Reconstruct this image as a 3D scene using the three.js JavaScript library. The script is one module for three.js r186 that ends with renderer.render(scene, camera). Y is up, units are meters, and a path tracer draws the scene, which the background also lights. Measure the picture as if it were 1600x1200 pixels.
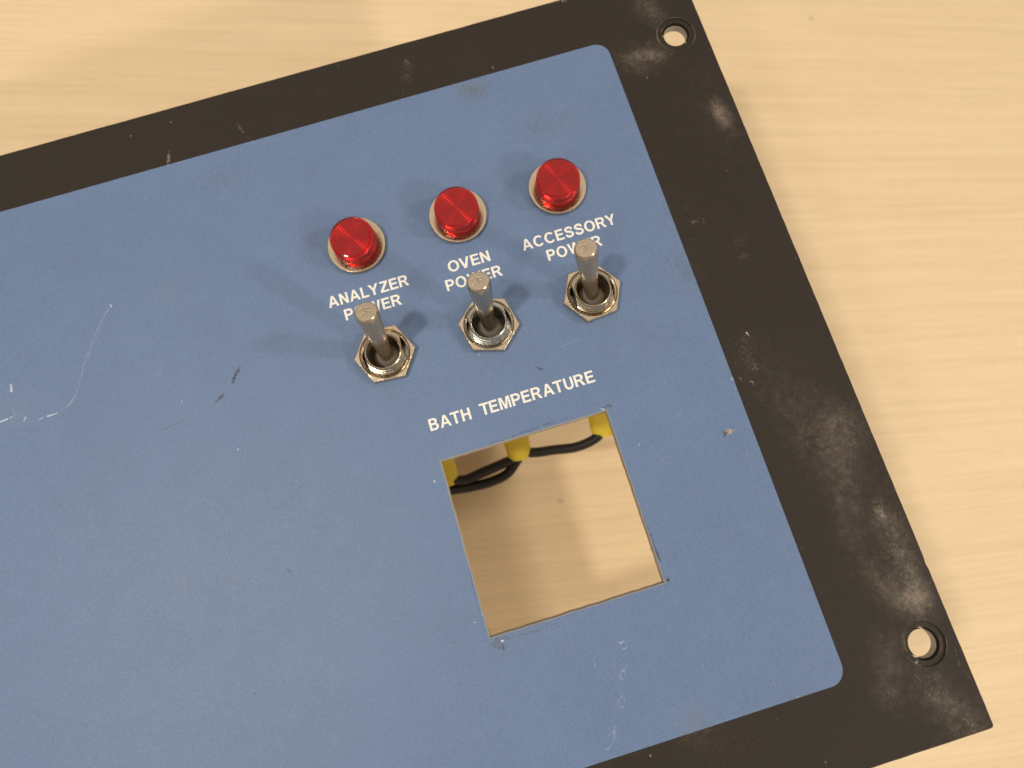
import * as THREE from 'three';
import { mergeGeometries, toCreasedNormals, mergeVertices } from 'three/addons/utils/BufferGeometryUtils.js';
import { RectAreaLightUniformsLib } from 'three/addons/lights/RectAreaLightUniformsLib.js';
import { Brush, Evaluator, SUBTRACTION } from 'three-bvh-csg';

// ------------------------------------------------------------------ place and camera
// Panel millimetres: x to the right, y down the panel face, z into the table; (0, 0) is the top left corner of the square cutout.
const MM = 0.001, TILT = THREE.MathUtils.degToRad(10), LEFT = -374, RIGHT = 108.2, TOP = -121.3, BOTTOM = 98.3, THICK = 3.2;
const panelMatrix = new THREE.Matrix4().makeRotationZ(TILT);
panelMatrix.setPosition(0, (-LEFT * Math.sin(TILT) + THICK * Math.cos(TILT)) * MM, 0);
const local = (x, y, z) => new THREE.Vector3(x, -z, y);          // panel axes to the panel group's own axes, still in mm
const CAM = { at: [16.65, 19.96, -171.33], f: 1038.6, r: [[0.95673889, 0.29032461, 0.01903471], [-0.28826658, 0.93702926, 0.1971764], [0.03940908, -0.19413341, 0.98018322]] };
const camera = new THREE.PerspectiveCamera(60.03, 4 / 3, 0.01, 20);
{
  const [rt, dn, fw] = CAM.r.map((v) => local(...v));
  const m = new THREE.Matrix4().makeBasis(rt, dn.clone().negate(), fw.clone().negate()).setPosition(local(...CAM.at).multiplyScalar(MM));
  panelMatrix.clone().multiply(m).decompose(camera.position, camera.quaternion, camera.scale);
  camera.scale.set(1, 1, 1);
  camera.focus = 0.172;
  camera.userData.fStop = 9;
}
// the spot of the panel's plane (or one z mm under it) that was measured at a pixel of the photograph
function spot(px, py, z = 0) {
  const c = [(px - 800) / CAM.f, (py - 600) / CAM.f, 1], d = [0, 1, 2].map((k) => CAM.r[0][k] * c[0] + CAM.r[1][k] * c[1] + CAM.r[2][k] * c[2]);
  const s = (z - CAM.at[2]) / d[2];
  return [CAM.at[0] + s * d[0], CAM.at[1] + s * d[1], z];
}
const scene = new THREE.Scene();
const renderer = new THREE.WebGLRenderer({ antialias: true });
renderer.toneMapping = THREE.LinearToneMapping;
renderer.toneMappingExposure = 0.96;
renderer.shadowMap.enabled = true;
RectAreaLightUniformsLib.init();
scene.background = new THREE.Color().setRGB(0.40, 0.365, 0.31);   // the dim warm room

// ------------------------------------------------------------------ small tools
let seed = 7;
const rnd = () => { seed = (seed * 1664525 + 1013904223) >>> 0; return seed / 4294967296; };
const gauss = () => { let t = 0; for (let k = 0; k < 6; k++) t += rnd(); return (t - 3) / 0.7071; };
const hash = (x, y, s) => { let h = (x * 374761393 + y * 668265263 + s * 974634777) | 0; h = Math.imul(h ^ (h >>> 13), 1274126177); h ^= h >>> 16; return (h >>> 0) / 4294967296; };
function noise(x, y, s = 0, wx = 1e9, wy = 1e9) {
  const xi = Math.floor(x), yi = Math.floor(y), fx = x - xi, fy = y - yi, u = fx * fx * (3 - 2 * fx), v = fy * fy * (3 - 2 * fy);
  const q = (a, b) => hash(((a % wx) + wx) % wx, ((b % wy) + wy) % wy, s);
  return (q(xi, yi) * (1 - u) + q(xi + 1, yi) * u) * (1 - v) + (q(xi, yi + 1) * (1 - u) + q(xi + 1, yi + 1) * u) * v;
}
const used = {};
function numbered(n) { const k = used[n] = (used[n] ?? -1) + 1; return k ? `${n}_${String(k).padStart(3, '0')}` : n; }
function group(name, parent, label) { const g = new THREE.Group(); g.name = numbered(name); if (label) g.userData.label = label; parent.add(g); return g; }
function part(name, geometry, material, parent, label, inMM = true) {
  const g = Array.isArray(geometry) ? mergeGeometries(geometry.map((x) => { const y = x.index ? x.toNonIndexed() : x; for (const k of Object.keys(y.attributes)) if (!['position', 'normal', 'uv'].includes(k)) y.deleteAttribute(k); return y; })) : geometry;
  if (inMM) g.scale(MM, MM, MM);
  const m = new THREE.Mesh(g, material); m.name = numbered(name); m.castShadow = m.receiveShadow = true;
  if (label) m.userData.label = label;
  parent.add(m); return m;
}
const lathe = (pts, n = 64, angle = 35) => toCreasedNormals(new THREE.LatheGeometry(pts.map((p) => new THREE.Vector2(p[0], p[1])), n), THREE.MathUtils.degToRad(angle));
// a closed skin from rings: each row gives (angle) => [x, y, z]
function skin(rows, n, angle = 30) {
  const pos = [], uv = [], idx = [];
  rows.forEach((f, r) => { for (let k = 0; k <= n; k++) { pos.push(...f(k / n * Math.PI * 2)); uv.push(k / n, r / (rows.length - 1)); } });
  for (let r = 0; r < rows.length - 1; r++) for (let k = 0; k < n; k++) { const a = r * (n + 1) + k, b = a + n + 1; idx.push(a, b, a + 1, a + 1, b, b + 1); }
  const g = new THREE.BufferGeometry();
  g.setAttribute('position', new THREE.Float32BufferAttribute(pos, 3)); g.setAttribute('uv', new THREE.Float32BufferAttribute(uv, 2)); g.setIndex(idx);
  g.computeVertexNormals();
  return toCreasedNormals(g, THREE.MathUtils.degToRad(angle));
}
const flat = (shape, y, depth) => new THREE.ExtrudeGeometry(shape, { depth, bevelEnabled: false, curveSegments: 40 }).rotateX(-Math.PI / 2).translate(0, y, 0);
const ringHole = (x, y, r) => new THREE.Path().absarc(x, -y, r, 0, Math.PI * 2, true);

// ------------------------------------------------------------------ materials
const std = (o) => new THREE.MeshStandardMaterial(o), phys = (o) => new THREE.MeshPhysicalMaterial(o);
const lin = (r, g, b) => new THREE.Color().setRGB(r, g, b);
function dataTexture(w, h, fill, srgb = false) {
  const d = new Uint8Array(w * h * 4);
  for (let y = 0; y < h; y++) for (let x = 0; x < w; x++) { const c = fill(x, y), k = (y * w + x) * 4; if (c.length) { d[k] = c[0]; d[k + 1] = c[1]; d[k + 2] = c[2]; } else d[k] = d[k + 1] = d[k + 2] = c; d[k + 3] = 255; }
  const t = new THREE.DataTexture(d, w, h); t.magFilter = THREE.LinearFilter; t.minFilter = THREE.LinearFilter; t.wrapS = t.wrapT = THREE.RepeatWrapping; if (srgb) t.colorSpace = THREE.SRGBColorSpace; t.needsUpdate = true; return t;
}
// fine dimpled paint, one tile is 25 mm
const dimples = dataTexture(512, 512, (x, y) => 255 * (0.5 * noise(x / 4, y / 4, 1, 128, 128) + 0.35 * noise(x / 2, y / 2, 2, 256, 256) + 0.15 * hash(x, y, 3)));
const smears = dataTexture(512, 512, (x, y) => 205 + 9 * (noise(x / 64, y / 64, 4, 8, 8) + 0.6 * noise(x / 24, y / 24, 5, 22, 22) - 0.8) + 26 * (hash(x, y, 6) - 0.5));
const rub = dataTexture(256, 256, (x, y) => 128 + 80 * (noise(x / 3, y / 40, 8, 86, 7) - 0.5) + 60 * (noise(x / 16, y / 16, 9, 16, 16) - 0.5) + 40 * (hash(x, y, 10) - 0.5));
const nickel = (color, roughness, bump = 0.00003) => std({ color, metalness: 1, roughness, roughnessMap: rub, bumpMap: rub, bumpScale: bump });

// the paint of the panel: 250 x 222 mm of its face, with the scratches, scuffs and dirt seen on it
const TX = -140, TY = -122, TW = 250, TH = 222, PX = 2048, PY = 1820, S = PX / TW;
function paintTexture(base, speck, amount) {
  const cv = document.createElement('canvas'); cv.width = PX; cv.height = PY;
  const c = cv.getContext('2d'); c.fillStyle = base; c.fillRect(0, 0, PX, PY);
  const at = (px, py) => { const q = spot(px, py); return [(q[0] - TX) * S, (q[1] - TY) * S]; };
  seed = 101;
  const dot = (x, y, r, col) => { c.fillStyle = col; c.beginPath(); c.ellipse(x, y, r, r * (0.5 + rnd() * 0.5), rnd() * 3, 0, 7); c.fill(); };
  // a broken scratch along measured pixels
  const scratch = (pts, w, a, rgb = '236,238,240', wander = 0.8) => {
    const q = pts.map((p) => at(...p));
    for (let k = 0; k < q.length - 1; k++) {
      const [x0, y0] = q[k], [x1, y1] = q[k + 1], n = Math.max(2, Math.hypot(x1 - x0, y1 - y0) / 3 | 0);
      for (let j = 0; j < n; j++) {
        if (rnd() < 0.22) continue;
        c.strokeStyle = `rgba(${rgb},${a * (0.35 + rnd() * 0.65)})`; c.lineWidth = w * (0.5 + rnd());
        const o = () => (rnd() - 0.5) * wander * 2;
        c.beginPath(); c.moveTo(x0 + (x1 - x0) * j / n + o(), y0 + (y1 - y0) * j / n + o()); c.lineTo(x0 + (x1 - x0) * (j + 1.2) / n + o(), y0 + (y1 - y0) * (j + 1.2) / n + o()); c.stroke();
      }
    }
  };
  // powder rubbed along a path: thousands of grains
  const powder = (pts, width, count, a, size = 1, rgb = '196,184,166') => {
    const q = pts.map((p) => at(...p));
    for (let k = 0; k < count; k++) {
      const t = rnd() * (q.length - 1), i = Math.min(q.length - 2, t | 0), f = t - i;
      const x = q[i][0] + (q[i + 1][0] - q[i][0]) * f + gauss() * width * S * 0.55, y = q[i][1] + (q[i + 1][1] - q[i][1]) * f + gauss() * width * S * 0.45;
      if (noise(x / 34, y / 34, 31) + 0.5 * noise(x / 9, y / 9, 32) < 0.35 + 0.35 * rnd()) continue;
      dot(x, y, size * (0.5 + rnd() * 1.0), `rgba(${rgb},${a * 0.8 * (0.25 + rnd() * 0.75)})`);
    }
  };
  const grimeShade = (px, py, rx, ry, count, a, rgb = '60,56,58') => { const [x, y] = at(px, py); for (let k = 0; k < count; k++) dot(x + gauss() * rx * S * 0.5, y + gauss() * ry * S * 0.5, 1.2 + rnd() * 5, `rgba(${rgb},${a * (0.3 + rnd() * 0.7)})`); };
  const haze = (pts, width, count, a, rgb = '170,158,142') => { const q = pts.map((p) => at(...p)); for (let k = 0; k < count; k++) { const t = rnd() * (q.length - 1), i = Math.min(q.length - 2, t | 0), f = t - i; const x = q[i][0] + (q[i + 1][0] - q[i][0]) * f + gauss() * width * S * 0.6, y = q[i][1] + (q[i + 1][1] - q[i][1]) * f + gauss() * width * S * 0.6; dot(x, y, 3 + rnd() * 7, `rgba(${rgb},${a * 0.75 * (0.3 + 0.7 * rnd())})`); } };
  // loose dust over everything
  for (let k = 0; k < speck; k++) dot(rnd() * PX, rnd() * PY, 0.5 + rnd() ** 5 * 1.9, `rgba(226,226,226,${(0.12 + rnd() ** 2 * 0.75) * amount})`);
  for (let k = 0; k < speck * 0.25; k++) dot(rnd() * PX, rnd() * PY, 0.7 + rnd() ** 3 * 1.7, `rgba(40,40,50,${0.15 + rnd() * 0.3})`);
  for (let k = 0; k < 90; k++) { const x = rnd() * PX, y = rnd() * PY, t = rnd() * 6.3, l = 8 + rnd() * 45; c.strokeStyle = `rgba(222,224,228,${(0.05 + 0.14 * rnd()) * amount})`; c.lineWidth = 0.8 + rnd(); c.beginPath(); c.moveTo(x, y); c.quadraticCurveTo(x + Math.cos(t) * l / 2 + rnd() * 6, y + Math.sin(t) * l / 2 + rnd() * 6, x + Math.cos(t) * l, y + Math.sin(t) * l); c.stroke(); }
  // left: the long curved scratch with its chips
  scratch([[174, 478], [167, 487], [158, 502], [149, 520], [140, 545], [132, 568], [126, 592], [120, 612]], 1.6, 0.28);
  scratch([[170, 480], [160, 505], [147, 535], [138, 560]], 1.5, 0.2); scratch([[172, 476], [175, 480]], 3, 0.55);
  scratch([[119, 616], [112, 628], [102, 638]], 1.6, 0.4); scratch([[92, 645], [74, 651]], 2.2, 0.75); scratch([[67, 653], [61, 656]], 2, 0.4);
  scratch([[20, 651], [8, 657], [-6, 661]], 2.6, 0.75); scratch([[42, 650], [37, 659], [33, 664]], 3, 0.5); scratch([[17, 598], [18, 611]], 4, 0.7, '235,228,222', 2); scratch([[19, 636], [25, 652]], 2, 0.25);
  grimeShade(30, 640, 5, 5, 260, 0.06, '120,118,120');
  // dark rubbed marks
  for (let k = 0; k < 7; k++) { scratch([[372 + k * 0.3, 577], [367, 588], [363, 598]], 4, 0.24, '40,38,42', 3.5); scratch([[349, 617], [343, 623], [337, 629]], 3.4, 0.2, '40,38,42', 3); }
  scratch([[376, 571], [373, 577]], 2.5, 0.4, '40,38,42'); scratch([[292, 655], [270, 664], [246, 675]], 2, 0.22, '60,58,66', 2); scratch([[300, 652], [236, 679]], 5, 0.05, '50,50,60', 3);
  scratch([[838, 573], [843, 577]], 2, 0.8, '36,34,44'); scratch([[843, 577], [849, 578]], 3, 0.8, '36,34,44'); scratch([[695, 675], [697, 676]], 3.5, 0.8, '44,40,48'); scratch([[450, 891], [454, 894]], 4, 0.5, '70,60,58', 2.5);
  // dried drops
  const ring = (px, py, rx, ry, turn, a) => { const [x, y] = at(px, py); for (let k = 0; k < 7; k++) { c.strokeStyle = `rgba(226,232,238,${a * (0.3 + 0.4 * rnd())})`; c.lineWidth = 0.8 + rnd() * 1.0; c.beginPath(); c.ellipse(x + rnd() * 2.5, y + rnd() * 1.5, rx * S * (0.85 + 0.2 * rnd()), ry * S, turn, ...((a0) => [a0, a0 + 0.5 + rnd() * 1.5])(rnd() * 6)); c.stroke(); } };
  ring(974, 1009, 1.0, 0.8, 0.2, 0.5); scratch([[965, 1003], [971, 1006]], 2, 0.5); ring(973, 1043, 0.5, 0.9, 0.25, 0.32); ring(973, 1056, 0.7, 0.9, 0.2, 0.36); ring(970, 1098, 0.95, 1.1, 0.3, 0.36); scratch([[973, 1083], [971, 1092]], 1.5, 0.3); ring(952, 1158, 0.7, 2.3, 0.75, 0.34); scratch([[963, 1133], [958, 1150]], 2.5, 0.2);
  for (const [x, y] of [[99.7, -99.8], [99.9, 76.4]]) for (let k = 0; k < 16; k++) { const a0 = rnd() * 6.3; c.strokeStyle = `rgba(190,180,166,${0.08 + rnd() * 0.28})`; c.lineWidth = 0.8 + rnd() * 1.6; c.beginPath(); c.arc((x - TX) * S, (y - TY) * S, (rnd() < 0.6 ? 5.55 : 3.9 + rnd() * 1.4) * S, a0, a0 + 0.2 + rnd() * 0.9); c.stroke(); }
  scratch([[928, 1030], [931, 1044]], 2, 0.2);
  // chip down to the primer, right of the blue field
  { const [x, y] = at(1139, 675); for (let k = 0; k < 30; k++) dot(x + gauss() * 3.6, y + gauss() * 2.2, 1 + rnd() * 2.4, `rgba(${168 + rnd() * 24},${142 + rnd() * 20},${124},0.6)`); for (let k = 0; k < 16; k++) dot(x - 8 + gauss() * 4, y + 2 + gauss() * 3, 1 + rnd() * 2, 'rgba(60,60,70,0.5)'); }
  // cutter marks round the cutout
  scratch([[770, 692], [800, 683], [862, 661], [900, 650]], 2, 0.34, '46,48,58', 1.6); scratch([[815, 676], [866, 660]], 3.4, 0.28, '46,48,58', 2); scratch([[940, 640], [950, 634], [956, 636]], 5, 0.42, '70,66,64', 4); scratch([[938, 642], [945, 640]], 4, 0.6, '226,222,214', 3);
  scratch([[700, 717], [740, 705], [800, 686], [920, 651]], 2, 0.3, '190,182,176', 2.4); scratch([[688, 722], [693, 735], [700, 765]], 2, 0.4, '198,194,190', 2);
  scratch([[727, 850], [742, 930], [758, 992]], 3.6, 0.2, '66,84,92', 1.5); scratch([[725, 846], [740, 922]], 1.5, 0.25, '40,48,60', 1);
  scratch([[1003, 805], [1012, 824], [1022, 850], [1033, 880]], 3, 0.5, '46,46,54', 2); scratch([[1014, 832], [1030, 874]], 5, 0.24, '46,46,54', 3); scratch([[1040, 909], [1047, 905]], 4, 0.8, '34,34,40', 2);
  scratch([[766, 1001], [800, 997], [840, 985], [870, 975]], 2.4, 0.3, '52,54,62', 2.4); scratch([[768, 1008], [780, 1012]], 4, 0.4, '56,58,64', 4); scratch([[786, 1010], [788, 1015]], 5, 0.6, '50,54,62', 2); grimeShade(778, 1004, 3, 2, 60, 0.09, '70,72,76'); scratch([[784, 1001], [786, 1003]], 4, 0.9, '232,234,238');
  for (const [x, y] of [[741, 973], [753, 960], [678, 752], [998, 695]]) scratch([[x, y], [x + 2, y + 1]], 3.5, 0.8, '226,228,234');
  // finger dirt on the blue; the last patch is painted shade beside a lamp
  grimeShade(845, 195, 13, 6, 900, 0.042, '74,76,84'); grimeShade(742, 142, 6, 4, 420, 0.076, '92,82,72'); grimeShade(1068, 422, 5, 7, 420, 0.076, '70,72,80'); grimeShade(1045, 335, 6, 5, 220, 0.057, '70,72,80'); grimeShade(1010, 520, 12, 9, 420, 0.038, '72,76,88'); grimeShade(345, 278, 8, 4, 320, 0.057, '72,76,86'); grimeShade(130, 800, 9, 6, 300, 0.048, '96,94,92'); grimeShade(285, 905, 5, 4, 160, 0.057, '110,104,96'); grimeShade(355, 905, 4, 4, 120, 0.057, '110,104,96'); grimeShade(1088, 1135, 5, 5, 340, 0.067, '112,96,84'); grimeShade(270, 455, 5, 4, 160, 0.057, '110,104,96'); grimeShade(480, 400, 8, 5, 200, 0.038, '80,84,90');
  // scuffs across the black border
  scratch([[264, 236], [264, 248], [262, 258]], 4.6, 0.34, '206,202,198', 3.5); scratch([[368, 190], [374, 197], [383, 211], [388, 216]], 3, 0.26, '190,184,176', 3.2); scratch([[390, 217], [398, 227]], 1.5, 0.3);
  powder([[634, 92], [637, 102], [636, 118], [632, 128]], 1.5, 240, 0.4, 0.9, '200,190,172'); scratch([[633, 91], [638, 101]], 3.5, 0.4, '210,202,188', 2); scratch([[630, 140], [628, 180], [629, 230]], 1.6, 0.1);
  scratch([[770, 104], [771, 107]], 4, 0.85, '220,212,196'); powder([[720, 90], [760, 100]], 5, 500, 0.12, 1.1, '140,112,72');
  powder([[985, 92], [1012, 86], [1030, 84]], 3.2, 1500, 0.17, 1.1); powder([[996, 104], [1004, 112]], 2, 260, 0.15, 1.1); powder([[1003, 2], [1022, 18], [1030, 30]], 2, 500, 0.15, 1.1); scratch([[848, 6], [870, 2], [884, 1]], 4.5, 0.5, '214,210,206', 3.5);
  powder([[1116, 160], [1124, 176], [1136, 196]], 1.8, 620, 0.2, 1.1); powder([[1078, 349], [1098, 344]], 1.2, 180, 0.4, 0.9, '220,212,196'); powder([[1134, 385], [1165, 372]], 2.5, 420, 0.14, 0.9); powder([[1158, 402], [1168, 398]], 1, 90, 0.3, 0.9); powder([[1140, 290], [1166, 282]], 3, 300, 0.09, 1);
  powder([[1163, 520], [1166, 545], [1176, 574], [1196, 596], [1213, 618]], 2.6, 800, 0.3, 0.8, '210,200,184'); powder([[1178, 572], [1192, 588], [1212, 614]], 1.2, 260, 0.42, 0.8, '222,214,200'); powder([[1160, 540], [1200, 600], [1260, 690], [1320, 740]], 6, 5200, 0.13, 0.8); powder([[1172, 540], [1230, 590], [1290, 640], [1330, 690]], 7, 3000, 0.12, 0.8); powder([[1215, 625], [1240, 660], [1275, 710]], 3, 800, 0.2, 0.9);
  scratch([[1141, 586], [1146, 596]], 3, 0.5, '226,226,226', 4); scratch([[1152, 592], [1162, 594]], 4, 0.4, '206,204,200', 4); scratch([[1172, 594], [1178, 600]], 4, 0.36, '206,204,200', 4); scratch([[1164, 518], [1170, 523]], 3, 0.9, '230,224,214', 2);
  haze([[1200, 590], [1250, 640], [1300, 700], [1330, 760]], 7.5, 1440, 0.025); haze([[1300, 650], [1336, 690]], 5.0, 640, 0.034); haze([[1296, 690], [1320, 780], [1336, 850]], 4.4, 832, 0.030); haze([[1376, 790], [1402, 850], [1432, 920], [1440, 945]], 3.8, 1440, 0.034); haze([[1350, 880], [1400, 935], [1444, 945]], 3.8, 800, 0.034); haze([[1386, 1000], [1390, 1090]], 4.4, 672, 0.028); haze([[1440, 1060], [1480, 1100], [1530, 1136]], 5.0, 896, 0.030); haze([[975, 96], [1034, 84]], 4.0, 672, 0.039); haze([[1000, 0], [1030, 30]], 3.8, 416, 0.034); haze([[1116, 160], [1138, 198]], 2.5, 480, 0.041); haze([[1090, 120], [1150, 250]], 7.5, 416, 0.014);
  powder([[1260, 700], [1310, 650], [1345, 690]], 6, 2600, 0.13, 1.1); powder([[1292, 690], [1318, 752], [1334, 840]], 4, 1700, 0.11, 1.1);
  powder([[1372, 786], [1380, 812]], 1.8, 460, 0.24, 1.2); powder([[1380, 780], [1404, 858], [1432, 920], [1442, 950]], 3.6, 5200, 0.15, 1.0); powder([[1300, 660], [1340, 760], [1400, 900]], 8, 5200, 0.09, 1.0); powder([[1352, 880], [1396, 930]], 3, 900, 0.12, 1.1); powder([[1400, 940], [1445, 946]], 3.4, 2200, 0.13, 1.0, '190,168,138');
  powder([[1440, 1060], [1470, 1096], [1500, 1108]], 3.4, 1300, 0.18, 1.1, '180,162,144'); powder([[1490, 1130], [1530, 1140]], 3.5, 1200, 0.2, 1.1, '190,166,132'); powder([[1384, 1000], [1386, 1080], [1400, 1110]], 4, 1200, 0.1, 1.1); scratch([[1432, 1033], [1434, 1038]], 5, 0.6, '180,170,160', 2); scratch([[1492, 1012], [1500, 1040], [1518, 1064]], 1.6, 0.3, '170,156,140', 2); powder([[1090, 1180], [1130, 1170], [1210, 1150]], 6, 360, 0.2, 0.9); scratch([[1494, 985], [1499, 1000]], 1.5, 0.25);
  // paint grain
  const im = c.getImageData(0, 0, PX, PY), d = im.data;
  for (let y = 0, k = 0; y < PY; y++) for (let x = 0; x < PX; x++, k += 4) {
    const n = 1 + 0.10 * (hash(x, y, 11) - 0.5) + 0.06 * (noise(x / 3, y / 3, 12) - 0.5) + 0.02 * (noise(x / 40, y / 40, 13) - 0.5) + 0.02 * (noise(x / 150, y / 150, 14) - 0.5);
    d[k] *= n; d[k + 1] *= n; d[k + 2] *= n;
  }
  c.putImageData(im, 0, 0);
  const t = new THREE.CanvasTexture(cv); t.colorSpace = THREE.SRGBColorSpace; t.wrapS = t.wrapT = THREE.MirroredRepeatWrapping; t.anisotropy = 8; return t;
}
function faceUV(g) {                                              // millimetres on the panel face to the paint texture
  const p = g.attributes.position, uv = new Float32Array(p.count * 2);
  for (let k = 0; k < p.count; k++) { uv[k * 2] = (p.getX(k) - TX) / TW; uv[k * 2 + 1] = 1 - (p.getZ(k) - TY) / TH; }
  g.setAttribute('uv', new THREE.BufferAttribute(uv, 2)); return g;
}
const tile = (t, n, m) => { const c = t.clone(); c.repeat.set(n, m); c.needsUpdate = true; return c; };
const faceBump = tile(dimples, 10, 9), faceRough = tile(smears, 2.3, 2.1);
const M = {
  black: phys({ specularIntensity: 0.6, map: paintTexture('#28211b', 700, 0.6), roughness: 0.8, roughnessMap: faceRough, bumpMap: faceBump, bumpScale: 0.00005 }),
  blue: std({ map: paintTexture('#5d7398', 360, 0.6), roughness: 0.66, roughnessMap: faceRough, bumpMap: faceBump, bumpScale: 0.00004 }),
  ink: std({ color: lin(0.82, 0.79, 0.735), roughness: 0.6, map: (() => { const t = dataTexture(256, 256, (x, y) => 255 - 60 * Math.max(0, noise(x / 5, y / 5, 51, 51, 51) + 0.4 * hash(x, y, 52) - 0.75) - 22 * hash(x, y, 53)); t.repeat.set(0.08, 0.08); return t; })() }),
  bare: std({ color: lin(0.36, 0.33, 0.30), metalness: 0.35, roughness: 0.75, bumpMap: rub, bumpScale: 0.0002 }),
  nut: nickel(lin(0.54, 0.455, 0.355), 0.52),
  thread: nickel(lin(0.48, 0.40, 0.30), 0.46, 0.000015),
  zinc: nickel(lin(0.46, 0.45, 0.42), 0.5, 0.000012),
  lever: std({ color: lin(0.50, 0.425, 0.33), metalness: 0.95, roughness: 0.38, roughnessMap: rub, bumpMap: rub, bumpScale: 0.000008 }),
  leverWorn: std({ color: lin(0.50, 0.40, 0.29), metalness: 0.82, roughness: 0.46, roughnessMap: rub, bumpMap: rub, bumpScale: 0.00001 }),
  socket: std({ color: lin(0.78, 0.68, 0.52), metalness: 1, roughness: 0.3 }),
  flange: nickel(lin(0.50, 0.42, 0.31), 0.46),
  seat: std({ color: lin(0.20, 0.18, 0.15), roughness: 0.7, metalness: 0.3, bumpMap: rub, bumpScale: 0.00015 }),
  pit: std({ color: lin(0.03, 0.027, 0.024), roughness: 0.8 }),
  bakelite: std({ color: lin(0.02, 0.018, 0.017), roughness: 0.5 }),
  redTop: phys({ color: lin(0.40, 0.003, 0.016), roughness: 0.3, metalness: 0.3, side: THREE.DoubleSide }),
  redWall: phys({ specularIntensity: 0.4, color: lin(0.92, 0.27, 0.28), roughness: 0.1, transmission: 0.96, thickness: 0, ior: 1.5, side: THREE.DoubleSide }),
  sleeve: phys({ color: lin(0.95, 0.75, 0.07), roughness: 0.5, transmission: 0.2, thickness: 0, ior: 1.5 }),
  pvc: std({ color: lin(0.012, 0.011, 0.011), roughness: 0.4 }),
};

// ------------------------------------------------------------------ table
{
  const W = 2048, H = 2048, LX = 620, LY = 410;                   // mm covered by the texture
  const turn = THREE.MathUtils.degToRad(11.4), onTable = (px, py) => { const a = local(...CAM.at), b = local(...spot(px, py)), m = panelMatrix.clone(); a.multiplyScalar(MM).applyMatrix4(m); b.multiplyScalar(MM).applyMatrix4(m); const q = a.lerp(b, a.y / (a.y - b.y)).multiplyScalar(1000); return [Math.cos(turn) * q.x + Math.sin(turn) * q.z + 200, -Math.sin(turn) * q.x + Math.cos(turn) * q.z + 330]; };
  const spots = [[1267, 28, 0.9], [875, 783, 0.7]].map(([x, y, r]) => [...onTable(x, y), r]);
  const wood = dataTexture(W, H, (x, y) => {
    const u = x / W * LX, v = y / H * LY + 1.4 * (noise(u0(x) / 70, y / H * LY / 30, 21) - 0.5) + 0.5 * (noise(u0(x) / 22, y / H * LY / 9, 22) - 0.5);
    let g = 0.26 * (noise(u / 90, v / 2.1, 23) - 0.5) + 0.44 * (noise(u / 60, v / 0.95, 24) - 0.5) + 0.42 * (noise(u / 26, v / 0.45, 25) - 0.5) + 0.2 * (noise(u / 150, v / 9, 26) - 0.5) + 0.2 * (hash(x, y, 27) - 0.5);
    const pore = noise(u / 9, v / 0.33, 28); if (pore > 0.76) g -= (pore - 0.76) * 2.2;
    const fig = noise(u / 5, v / 3.2, 29) - 0.5; g += 0.1 * fig;
    let k = 1 + 0.16 * g;
    for (const [sx, sy, sr] of spots) { const q = Math.hypot((u0(x) - sx) / 1.5, y / H * LY - sy) / sr; if (q < 1.6) k *= 1 - 0.4 * Math.max(0, 1 - q / 1.6) * (0.6 + 0.6 * hash(x >> 1, y >> 1, 30)); }
    const r = 0.68 * k, gg = 0.52 * k * (1 + 0.03 * g), b = 0.33 * k * (1 + 0.09 * g);
    return [r, gg, b].map((q) => Math.max(0, Math.min(255, 255 * (q <= 0.0031308 ? q * 12.92 : 1.055 * q ** (1 / 2.4) - 0.055))));
    function u0(xx) { return xx / W * LX; }
  }, true);
  wood.wrapS = wood.wrapT = THREE.MirroredRepeatWrapping;
  const g = new THREE.BoxGeometry(1700, 30, 1100).translate(-60, -15, -40).rotateY(-THREE.MathUtils.degToRad(11.4));
  const p = g.attributes.position, uv = g.attributes.uv, c = Math.cos(THREE.MathUtils.degToRad(11.4)), s = Math.sin(THREE.MathUtils.degToRad(11.4));
  for (let k = 0; k < p.count; k++) { const x = p.getX(k), z = p.getZ(k); uv.setXY(k, (c * x + s * z + 200) / LX, (-s * x + c * z + 330) / LY); }
  const t = part('table_top', g, std({ map: wood, roughness: 0.66, bumpMap: wood, bumpScale: 0.00003 }), scene);
  t.userData = { kind: 'structure', label: 'pale wood grain table top under the panel', category: 'table top' };
}

// ------------------------------------------------------------------ panel
const panel = new THREE.Group(); panel.name = 'control_panel'; scene.add(panel);
panelMatrix.decompose(panel.position, panel.quaternion, panel.scale); panel.scale.set(1, 1, 1);
panel.userData = { label: 'black bordered blue control panel with three red lamps and toggle switches', category: 'control panel' };

const LAMPS = [[-6.0, -63.5], [23.0, -63.6], [51.7, -63.4]], SWITCHES = [[-6.2, -31.3], [22.3, -30.9], [51.2, -31.2]], HOLES = [[99.7, -99.8], [99.9, 76.4]];
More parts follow.
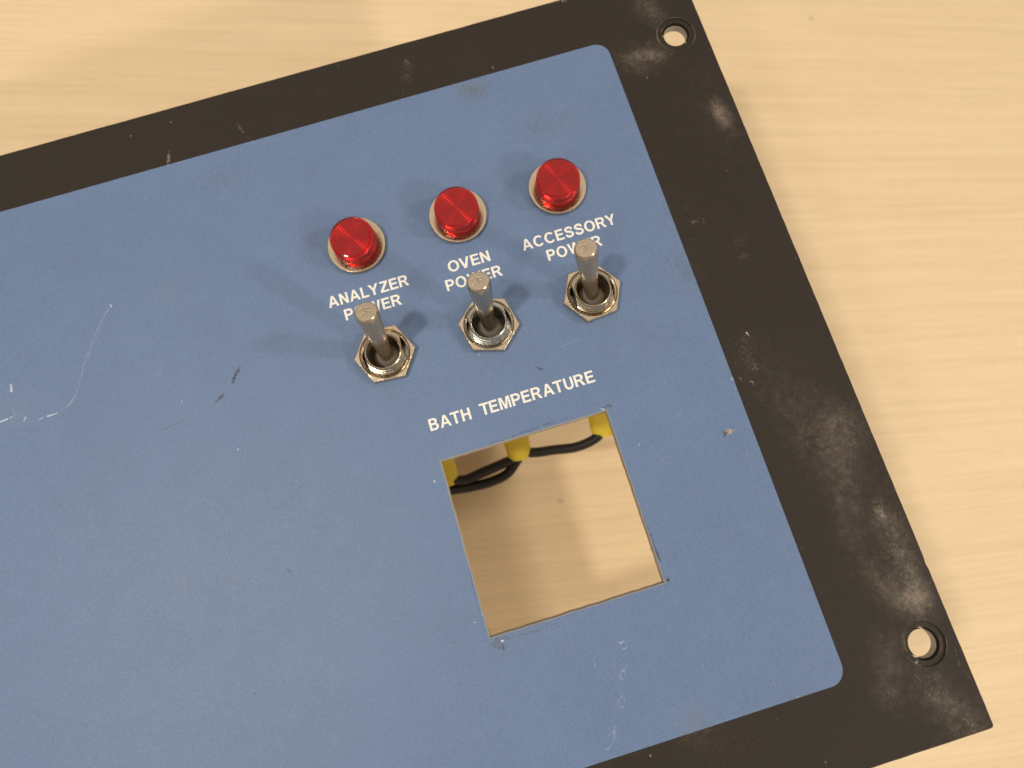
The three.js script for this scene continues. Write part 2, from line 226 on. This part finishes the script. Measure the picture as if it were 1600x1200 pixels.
// the cutout was cut by hand: its edge wanders a little and its corners are slightly overcut
function cutout(grow, wander) {
  seed = 55; const pts = [], cs = [[0 - grow, 0 - grow], [45 + grow, 0 - grow], [45 + grow, 45 + grow], [0 - grow, 45 + grow]];
  for (let k = 0; k < 4; k++) { const [x0, y0] = cs[k], [x1, y1] = cs[(k + 1) % 4], n = 34; for (let j = 0; j < n; j++) { const f = j / n, o = (rnd() - 0.5) * wander, e = j === 0 ? 0 : o; pts.push([x0 + (x1 - x0) * f + (k % 2 ? e : 0), y0 + (y1 - y0) * f + (k % 2 ? 0 : e)]); } }
  return pts;
}
const asPath = (pts) => { const h = new THREE.Path(); pts.slice().reverse().forEach(([x, y], k) => (k ? h.lineTo(x, -y) : h.moveTo(x, -y))); h.closePath(); return h; };
{
  const o = new THREE.Shape(), b = 0.22;
  seed = 77;
  const rim = [], wob = () => (rnd() - 0.5) * 0.07, cr = 0.7, nicks = [[1451, 878]].map((q) => spot(...q)[1]);
  for (let x = LEFT + b; x < RIGHT - b - cr; x += 3.1) rim.push([x, TOP + b + (x > -150 ? wob() : 0)]);
  for (let k = 0; k <= 4; k++) rim.push([RIGHT - b - cr + cr * Math.sin(k * Math.PI / 8), TOP + b + cr - cr * Math.cos(k * Math.PI / 8)]);
  for (let y = TOP + b + cr + 1; y < BOTTOM - b - cr; y += 1.7) rim.push([RIGHT - b + wob() - (nicks.some((q) => Math.abs(q - y) < 0.9) ? 0.2 : 0), y]);
  for (let k = 0; k <= 4; k++) rim.push([RIGHT - b - cr + cr * Math.cos(k * Math.PI / 8), BOTTOM - b - cr + cr * Math.sin(k * Math.PI / 8)]);
  for (let x = RIGHT - b - cr - 1; x > LEFT + b; x -= 3.1) rim.push([x, BOTTOM - b + (x > -150 ? wob() : 0)]);
  rim.push([LEFT + b, BOTTOM - b]);
  rim.forEach(([x, y], k) => (k ? o.lineTo(x, -y) : o.moveTo(x, -y))); o.closePath();
  for (const [x, y] of HOLES) o.holes.push(ringHole(x, y, 3.45 + b));
  for (const [x, y] of LAMPS) o.holes.push(ringHole(x, y, 6.2));
  for (const [x, y] of SWITCHES) o.holes.push(ringHole(x, y, 6.1));
  o.holes.push(asPath(cutout(b, 0.16)));
  let g = new THREE.ExtrudeGeometry(o, { depth: THICK - 2 * b, bevelThickness: b, bevelSize: b, bevelSegments: 2, curveSegments: 40 }).rotateX(-Math.PI / 2).translate(0, b - THICK, 0);
  g.clearGroups();
  const ev = new Evaluator(); ev.attributes = ['position', 'normal', 'uv'];
  let brush = new Brush(g); brush.updateMatrixWorld();
  for (const [x, y] of HOLES) { const c = new Brush(new THREE.CylinderGeometry(5.5, 5.3, 2, 64)); c.position.set(x, 1 - 0.3, y); c.updateMatrixWorld(); brush = ev.evaluate(brush, c, SUBTRACTION); brush.updateMatrixWorld(); }
  g = brush.geometry; g.clearGroups();
  part('plate', faceUV(g), M.black, panel, 'black painted metal plate forming the border');
  // back of the sheet, coloured pale to bounce light under the panel
  { const u = new THREE.Shape(), e = 0.3; u.moveTo(LEFT + e, -(TOP + e)); u.lineTo(RIGHT - 1, -(TOP + e)); u.lineTo(RIGHT - 1, -(BOTTOM - e)); u.lineTo(LEFT + e, -(BOTTOM - e)); u.closePath(); for (const [x, y] of HOLES) u.holes.push(ringHole(x, y, 3.7)); for (const [x, y] of LAMPS) u.holes.push(ringHole(x, y, 6.5)); for (const [x, y] of SWITCHES) u.holes.push(ringHole(x, y, 6.5)); u.holes.push(asPath(cutout(0.3, 0.1))); part('bounce_back', flat(u, -THICK - 0.05, 0.07), std({ color: lin(0.74, 0.73, 0.71), metalness: 0.2, roughness: 0.6 }), panel); }
  // bare metal where holes and cutout go through the sheet
  for (const [x, y] of HOLES) part('hole_wall', skin([-0.75, -1.2, -2, -3.0].map((h, r) => (a) => { const q = 3.40 - 0.05 * hash(Math.round(a * 9.5) % 60, r, 41); return [x + q * Math.cos(a), h, y + q * Math.sin(a)]; }), 60), M.bare, panel);
  const pts = cutout(-0.035, 0.16);
  part('cutout_edge', skin([[0.28, -0.02], [0.24, 0.035], [0.12, 0.03], [0, -0.14], [0, -1.4], [0, -3.05]].map(([out, h]) => (a) => { const k = Math.round(a / (2 * Math.PI) * pts.length) % pts.length, [x, y] = pts[k]; return [x + (x < 0.3 ? -out : x > 44.7 ? out : 0), h, y + (y < 0.3 ? -out : y > 44.7 ? out : 0)]; }), pts.length, 40), M.bare, panel);
  // the blue field
  const f = new THREE.Shape(), L = LEFT + 29, R = 79.3, T = -103.7, B = 79.1, r = 4.2;
  f.moveTo(L + r, -T); f.lineTo(R - r, -T); f.absarc(R - r, -T - r, r, Math.PI / 2, 0, true); f.lineTo(R, -B + r); f.absarc(R - r, -B + r, r, 0, -Math.PI / 2, true); f.lineTo(L + r, -B); f.absarc(L + r, -B + r, r, -Math.PI / 2, -Math.PI, true); f.lineTo(L, -T - r); f.absarc(L + r, -T - r, r, Math.PI, Math.PI / 2, true);
  for (const [x, y] of LAMPS) f.holes.push(ringHole(x, y, 6.6));
  for (const [x, y] of SWITCHES) f.holes.push(ringHole(x, y, 6.6));
  f.holes.push(asPath(cutout(0.17, 0.3)));
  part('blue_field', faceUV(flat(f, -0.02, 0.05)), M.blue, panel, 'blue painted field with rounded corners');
}

// ------------------------------------------------------------------ lettering: capitals one unit high
const arc = (cx, cy, rx, ry, a0, a1, n = 12) => Array.from({ length: n + 1 }, (_, k) => { const a = THREE.MathUtils.degToRad(a0 + (a1 - a0) * k / n); return [cx + rx * Math.cos(a), cy + ry * Math.sin(a)]; });
const G = {
  A: [0.98, [[[0, 0], [0.375, 1], [0.605, 1], [0.98, 0], [0.76, 0], [0.685, 0.225], [0.295, 0.225], [0.22, 0]], [[0.355, 0.4], [0.625, 0.4], [0.49, 0.78]]]],
  N: [0.8, [[[0, 0], [0, 1], [0.205, 1], [0.6, 0.34], [0.6, 1], [0.8, 1], [0.8, 0], [0.59, 0], [0.2, 0.64], [0.2, 0]]]],
  L: [0.7, [[[0, 0], [0, 1], [0.21, 1], [0.21, 0.17], [0.7, 0.17], [0.7, 0]]]],
  Y: [0.94, [[[0.365, 0], [0.365, 0.42], [0, 1], [0.25, 1], [0.47, 0.61], [0.69, 1], [0.94, 1], [0.575, 0.42], [0.575, 0]]]],
  Z: [0.8, [[[0, 0], [0, 0.17], [0.51, 0.83], [0.05, 0.83], [0.05, 1], [0.78, 1], [0.78, 0.84], [0.27, 0.17], [0.8, 0.17], [0.8, 0]]]],
  E: [0.76, [[[0, 0], [0, 1], [0.74, 1], [0.74, 0.83], [0.21, 0.83], [0.21, 0.6], [0.7, 0.6], [0.7, 0.435], [0.21, 0.435], [0.21, 0.17], [0.76, 0.17], [0.76, 0]]]],
  R: [0.9, [[[0, 0], [0, 1], ...arc(0.5, 0.715, 0.33, 0.285, 90, -72), [0.7, 0.34], [0.9, 0], [0.65, 0], [0.49, 0.28], ...arc(0.35, 0.29, 0.13, 0.12, 20, 90, 5), [0.21, 0.41], [0.21, 0]], [[0.21, 0.56], [0.21, 0.84], ...arc(0.47, 0.7, 0.14, 0.14, 90, -90, 8)]]],
  P: [0.8, [[[0, 0], [0, 1], ...arc(0.47, 0.685, 0.33, 0.315, 90, -90), [0.21, 0.37], [0.21, 0]], [[0.21, 0.54], [0.21, 0.83], ...arc(0.45, 0.685, 0.145, 0.145, 90, -90, 8)]]],
  B: [0.82, [[[0, 0], [0, 1], ...arc(0.46, 0.75, 0.3, 0.25, 90, -52), ...arc(0.47, 0.29, 0.35, 0.29, 58, -90)], [[0.21, 0.605], [0.21, 0.84], ...arc(0.43, 0.7225, 0.117, 0.117, 90, -90, 8)], [[0.21, 0.165], [0.21, 0.445], ...arc(0.46, 0.305, 0.145, 0.14, 90, -90, 8)]]],
  O: [1.02, [arc(0.51, 0.5, 0.51, 0.52, 0, 348, 30), arc(0.51, 0.5, 0.295, 0.35, 0, 348, 30)]],
  C: [0.95, [[...arc(0.5, 0.5, 0.5, 0.52, 38, 322, 26), ...arc(0.5, 0.5, 0.285, 0.35, 316, 44, 22)]]],
  V: [0.94, [[[0, 1], [0.23, 1], [0.47, 0.3], [0.71, 1], [0.94, 1], [0.585, 0], [0.355, 0]]]],
  W: [1.32, [[[0, 1], [0.215, 1], [0.36, 0.34], [0.54, 1], [0.78, 1], [0.96, 0.34], [1.105, 1], [1.32, 1], [1.075, 0], [0.84, 0], [0.66, 0.69], [0.48, 0], [0.245, 0]]]],
  T: [0.84, [[[0.315, 0], [0.315, 0.83], [0, 0.83], [0, 1], [0.84, 1], [0.84, 0.83], [0.525, 0.83], [0.525, 0]]]],
  H: [0.82, [[[0, 0], [0, 1], [0.21, 1], [0.21, 0.61], [0.61, 0.61], [0.61, 1], [0.82, 1], [0.82, 0], [0.61, 0], [0.61, 0.44], [0.21, 0.44], [0.21, 0]]]],
  M: [1.0, [[[0, 0], [0, 1], [0.3, 1], [0.5, 0.32], [0.7, 1], [1, 1], [1, 0], [0.81, 0], [0.81, 0.79], [0.6, 0], [0.4, 0], [0.19, 0.79], [0.19, 0]]]],
  U: [0.82, [[[0, 1], [0.21, 1], ...arc(0.41, 0.36, 0.2, 0.2, 180, 360, 12), [0.61, 1], [0.82, 1], ...arc(0.41, 0.38, 0.41, 0.4, 0, -180, 16)]]],
};
{
  const c = new THREE.CatmullRomCurve3([[0.7, 0.70], [0.64, 0.85], [0.41, 0.925], [0.19, 0.86], [0.12, 0.735], [0.2, 0.605], [0.42, 0.525], [0.64, 0.43], [0.72, 0.285], [0.64, 0.14], [0.41, 0.075], [0.17, 0.145], [0.09, 0.31]].map(([x, y]) => new THREE.Vector3(x, y, 0))).getPoints(44), a = [], b = [];
  c.forEach((p, k) => { const q = c[Math.min(k + 1, 44)], o = c[Math.max(k - 1, 0)], d = q.clone().sub(o).normalize(); a.push([p.x - d.y * 0.098, p.y + d.x * 0.098]); b.push([p.x + d.y * 0.098, p.y - d.x * 0.098]); });
  G.S = [0.82, [[...a, ...b.reverse()]]];
}
function write(words, x0, x1, base, cap, label, wordGap = 0.62) {
  let x = 0; const placed = [];
  [...words].forEach((ch, k) => { if (ch === ' ') { x += wordGap; return; } const kern = 'LY,AT,AV,OV,RY,TE,RT'.split(',').includes(words.slice(k - 1, k + 1)) ? -0.09 : 0; x += kern; placed.push([G[ch], x]); x += G[ch][0] + 0.135; });
  const sx = (x1 - x0) / (x - 0.135);
  const shapes = placed.map(([[, loops], at]) => { const f = ([p, q]) => new THREE.Vector2(x0 + (p + at) * sx, -base + q * cap), s = new THREE.Shape(loops[0].map(f)); loops.slice(1).forEach((h) => s.holes.push(new THREE.Path(h.map(f)))); return s; });
  part('lettering', flat(shapes, 0.02, 0.025), M.ink, panel, label);
}
write('ANALYZER', -17.6, 4.9, -48.5, 3.15, 'white lettering ANALYZER'); write('POWER', -14.1, 1.6, -43.75, 3.15, 'white lettering POWER under ANALYZER');
write('OVEN', 16.25, 28.0, -48.6, 3.15, 'white lettering OVEN'); write('POWER', 14.3, 30.0, -43.6, 3.15, 'white lettering POWER under OVEN');
write('ACCESSORY', 37.4, 64.3, -48.6, 3.15, 'white lettering ACCESSORY'); write('POWER', 43.1, 58.6, -43.75, 3.15, 'white lettering POWER under ACCESSORY');
write('BATH TEMPERATURE', -0.25, 44.7, -8.15, 3.2, 'white lettering BATH TEMPERATURE', 0.75);

// ------------------------------------------------------------------ indicator lamps
const NAMES = ['ANALYZER', 'OVEN', 'ACCESSORY'];
{
  const rings = [[5.6, 5.5]];                                      // the moulded rings under the clear red top
  for (let k = 6; k >= 0; k--) { const r = 0.1 + k * 0.77; rings.push([r + 0.75, 5.5], [r + 0.38, 5.86], [r + 0.02, 5.5]); }
  rings.push([0.001, 5.66]);
  const g0 = {
    rings: lathe(rings, 96, 24),
    top: lathe([[5.3, 1.5], [6.3, 1.5], [6.22, 1.8], [5.98, 5.7], [5.92, 6.12], [5.72, 6.42], [5.4, 6.52], [5.1, 6.42], [0.001, 6.36]], 96, 30),
    flange: lathe([[5.0, 1.1], [6.4, 1.2], [7.0, 1.28], [7.72, 1.36], [7.92, 1.32], [8.05, 1.15], [8.05, 0.36], [7.9, 0.08], [6.55, 0.08]], 96, 24),
    cup: lathe([[0.001, 1.2], [2.6, 1.2], [3.4, 1.5], [4.5, 3.6], [4.75, 3.8], [4.95, 3.6], [5.15, 1.7], [5.5, 1.25]], 72, 30),
    barrel: lathe([[6.0, 0.0], [6.0, -14], [5.2, -14.5], [5.2, -61], [4.2, -62], [0.001, -62]], 40, 30),
    nut: skin([[9.2, -3.3], [9.2, -6.2], [6.1, -6.2]].map(([q, y]) => (a) => { const r = y === -6.2 && q < 9 ? q : q * Math.cos(Math.PI / 6) / Math.cos(((a + Math.PI / 6) % (Math.PI / 3)) - Math.PI / 6); return [r * Math.cos(a), y, r * Math.sin(a)]; }), 72),
  };
  Object.values(g0).forEach((g) => g.scale(MM, MM, MM));
  LAMPS.forEach(([x, y], k) => {
    const t = group('indicator_lamp', panel, `red indicator lamp above the lettering ${NAMES[k]}`); t.position.set(x * MM, 0.03 * MM, y * MM); t.rotation.y = [0.3, 1.4, 2.6][k];
    part('lens', g0.top, M.redWall, t, undefined, false); part('lens_rings', g0.rings, M.redTop, t, undefined, false);
    part('flange', g0.flange, M.flange, t, undefined, false); part('socket', g0.cup, M.socket, t, undefined, false);
    part('barrel', g0.barrel, M.zinc, t, undefined, false); part('nut', g0.nut, M.zinc, t, undefined, false);
  });
}

// ------------------------------------------------------------------ toggle switches
{
  const hex = (r) => (a) => r / Math.cos((((a % (Math.PI / 3)) + Math.PI / 3) % (Math.PI / 3)) - Math.PI / 6);
  const nutRows = [[0, 0.02], [0, 1.85], [-0.16, 2.0]].map(([o, y]) => (a) => { const r = hex(7.12 + o)(a); return [r * Math.cos(a), y, r * Math.sin(a)]; });
  for (const [r, y] of [[7.0, 2.04], [6.75, 2.02], [6.5, 1.72], [6.0, 1.5], [6.0, 0.02]]) nutRows.push((a) => [Math.min(r, 9) * Math.cos(a), y, r * Math.sin(a)]);
  // threaded bushing with a flat filed down each side
  const bush = (r, y) => (a) => { const q = Math.min(r, 4.95 / Math.max(1e-6, Math.abs(Math.cos(a)))); return [q * Math.cos(a), y, q * Math.sin(a)]; };
  const bushRows = [[5.9, -3], [5.92, 1.9], [5.92, 2.25], [5.5, 2.4], [5.76, 2.62], [5.66, 2.95], [5.2, 3.05], [5.4, 3.25], [5.25, 3.6], [4.82, 3.68], [5.0, 3.85], [4.9, 4.05], [4.56, 4.3]].map(([r, y]) => bush(r, y));
  for (const [r, y] of [[4.44, 4.28], [4.36, 3.8], [4.25, 0.6], [3.6, -0.6], [3.2, -1.6]]) bushRows.push((a) => [r * Math.cos(a), y, r * Math.sin(a)]);
  const tip = document.createElement('canvas'); tip.width = tip.height = 128;
  { const c = tip.getContext('2d'); c.fillStyle = '#fff'; c.fillRect(0, 0, 128, 128); c.strokeStyle = '#222'; c.lineWidth = 7; c.lineCap = 'round'; c.beginPath(); c.arc(44, 52, 14, 3.4, 7.2); c.moveTo(54, 62); c.quadraticCurveTo(46, 78, 34, 84); c.lineTo(58, 80); c.moveTo(66, 82); c.lineTo(70, 44); c.arc(78, 54, 13, 4.2, 8); c.moveTo(78, 66); c.lineTo(94, 80); c.stroke(); }
  const tipMat = std({ color: lin(0.56, 0.47, 0.37), metalness: 1, roughness: 0.46, bumpMap: new THREE.CanvasTexture(tip), bumpScale: 0.00012 });
  const g0 = {
    nut: skin(nutRows, 72, 20), bushing: skin(bushRows, 120, 28),
    lever: lathe([[0.001, -2], [1.75, -1.9], [1.76, 1.0], [1.92, 4], [2.34, 9.8], [2.74, 15.4], [2.94, 18.6], [2.99, 19.9], [2.96, 20.35], [2.84, 20.72], [2.64, 20.96], [2.42, 21.0]], 56, 24),
    tip: new THREE.CircleGeometry(2.43, 48).rotateX(-Math.PI / 2).translate(0, 21.0, 0),
    collar: lathe([[3.6, -1.4], [3.3, -0.7], [2.8, -0.15], [2.2, 0.2], [1.6, 0.3]], 48, 40),
    body: new THREE.BoxGeometry(13.5, 19, 28).translate(0, -13, 0), bracket: new THREE.BoxGeometry(14.2, 1.2, 29).translate(0, -3.85, 0),
    washer: lathe([[5.9, -3.22], [9.2, -3.22], [9.2, -2.0 - 1.21], [5.9, -3.21]], 40),
  };
  delete g0.washer;
  Object.values(g0).forEach((g) => g.scale(MM, MM, MM));
  const turns = [4.7, 17, -4.5], lean = [[0.035, 16.4], [0.0, 15.6], [-0.08, 15.9]];
  SWITCHES.forEach(([x, y], k) => {
    const t = group('toggle_switch', panel, `metal toggle switch with ${k === 1 ? 'silvery' : 'brassy'} bushing below the lettering ${NAMES[k]} POWER`); t.position.set(x * MM, 0.03 * MM, y * MM);
    const n = part('hex_nut', g0.nut, M.nut, t, undefined, false); n.rotation.y = -THREE.MathUtils.degToRad(turns[k]);
    part('bushing', g0.bushing, k === 1 ? M.zinc : M.thread, t, undefined, false).rotation.y = [0.02, 0.0, -0.05][k];
    part('collar', g0.collar, M.seat, t, undefined, false);
    const l = part('lever', g0.lever.clone(), k === 1 ? M.lever : M.leverWorn, t, undefined, false); l.rotation.set(-THREE.MathUtils.degToRad(lean[k][1]), 0, -lean[k][0]);
    const f = part('lever_tip', g0.tip, tipMat, t, undefined, false); f.rotation.copy(l.rotation);
    part('switch_body', g0.body, M.bakelite, t, undefined, false); part('bracket', g0.bracket, M.zinc, t, undefined, false);
    for (const s of [-1, 1]) part('terminal', new THREE.BoxGeometry(6.3, 9, 0.8).translate(0, -27, s * 8), M.thread, t);
    // insulated connector pushed on the terminal, its mouth towards the cutout
    const end = [spot(702, 757, 44), spot(813, 716, 44), spot(943, 680, 44)][k];
    const from = local(x + [1.6, 0, 0.3][k], y + 10, 30), to = local(end[0], end[1], end[2]), dir = to.clone().sub(from), len = dir.length();
    const rows = []; for (const [f0, q] of [[0, 0.2], [0, 1], [0.5, 1.02], [0.8, 1.0], [0.93, 0.94], [0.99, 0.78], [1, 0.5]]) rows.push((a) => [4.1 * q * Math.cos(a), f0 * len, 2.9 * q * Math.sin(a)]);
    const c = part('connector', skin(rows, 40, 50), M.sleeve, t, 'yellow insulated wire connector behind the panel');
    c.position.copy(from).sub(new THREE.Vector3(x, 0.03, y)).multiplyScalar(MM); c.quaternion.setFromUnitVectors(new THREE.Vector3(0, 1, 0), dir.normalize());
  });
}
// ------------------------------------------------------------------ wires behind the panel
{
  const wire = (pts, label) => part('wire', new THREE.TubeGeometry(new THREE.CatmullRomCurve3(pts.map(([x, y, z]) => local(...spot(x, y, z)))), 48, 1.6, 16), M.pvc, panel, label);
  wire([[945, 662, 42], [936, 680, 43], [920, 691, 43.5], [898, 699, 44], [865, 703, 44], [835, 707, 43.5], [815, 706, 42.5]], 'black wire between the middle and right yellow connectors');
  wire([[815, 704, 43], [803, 716, 44], [780, 727, 44.5], [752, 739, 44.5], [725, 750, 44], [700, 748, 42]], 'upper black wire between the left and middle yellow connectors');
  wire([[816, 706, 43], [806, 722, 45], [794, 739, 46], [772, 751, 46.5], [740, 760, 46], [704, 766, 45], [672, 772, 43], [640, 776, 40]], 'lower black wire running left from the middle yellow connector');
}

// ------------------------------------------------------------------ ceiling lamps and one added glowing square, each with a matching area light
// each small lamp stands where the shadows of knobs and lamps on the panel point: steps right and down the panel face per step off it, then its height
const lampRoots = [
  ['small bright downlight above the left of the panel', -0.48, 0.03, 0.85, 0.066, 285],
  ['small ceiling downlight far to the right of the panel', 1.45, 0.33, 1.75, 0.18, 185],
  ['small ceiling downlight to the lower right of the panel', 1.4, 1.4, 1.75, 0.18, 310],
  ['small ceiling downlight to the lower left of the panel', -0.74, 0.66, 1.75, 0.16, 105],
  ['added wide glowing square standing in for bright ceiling beyond the top of the panel', 0.1, -1.45, 1.75, 2.4, 0.36],  // added unseen glowing square, brightens reflections towards the top of the panel
];
for (const [label, across, down, y, size, power] of lampRoots) {
  const target = new THREE.Vector3(0.02, 0.06, -0.02), d = new THREE.Vector3(across, 1, down).applyAxisAngle(new THREE.Vector3(0, 0, 1), TILT), [x, z] = size > 1 ? [across, down] : [target.x + d.x / d.y * (y - target.y), target.z + d.z / d.y * (y - target.y)];
  const wide = size > 1, tint = lin(1, 0.9, 0.75), aim = wide ? new THREE.Vector3(0, -1, 0) : target.clone().sub(new THREE.Vector3(x, y, z)).normalize();
  const g = group('ceiling_lamp', scene, label); g.userData.category = 'ceiling lamp'; g.position.set(x, y, z); g.quaternion.setFromUnitVectors(new THREE.Vector3(0, -1, 0), aim);
  part('housing', wide ? new THREE.BoxGeometry(size * 1.04, 0.05, size * 1.04).translate(0, 0.03, 0) : new THREE.CylinderGeometry(size * 0.78, size * 0.7, 0.06, 40).translate(0, 0.034, 0), std({ color: lin(0.7, 0.7, 0.7), roughness: 0.5 }), g, undefined, false);
  part('diffuser', wide ? new THREE.BoxGeometry(size, 0.006, size) : new THREE.CylinderGeometry(size * 0.72, size * 0.72, 0.006, 40), std({ color: lin(0.8, 0.8, 0.8), emissive: tint, emissiveIntensity: Math.min(power, 4) }), g, undefined, false);
  const l = new THREE.RectAreaLight(tint, power, size, size); l.position.set(x, y, z).addScaledVector(aim, 0.012); l.lookAt(l.position.clone().add(aim)); scene.add(l);
}

renderer.render(scene, camera);
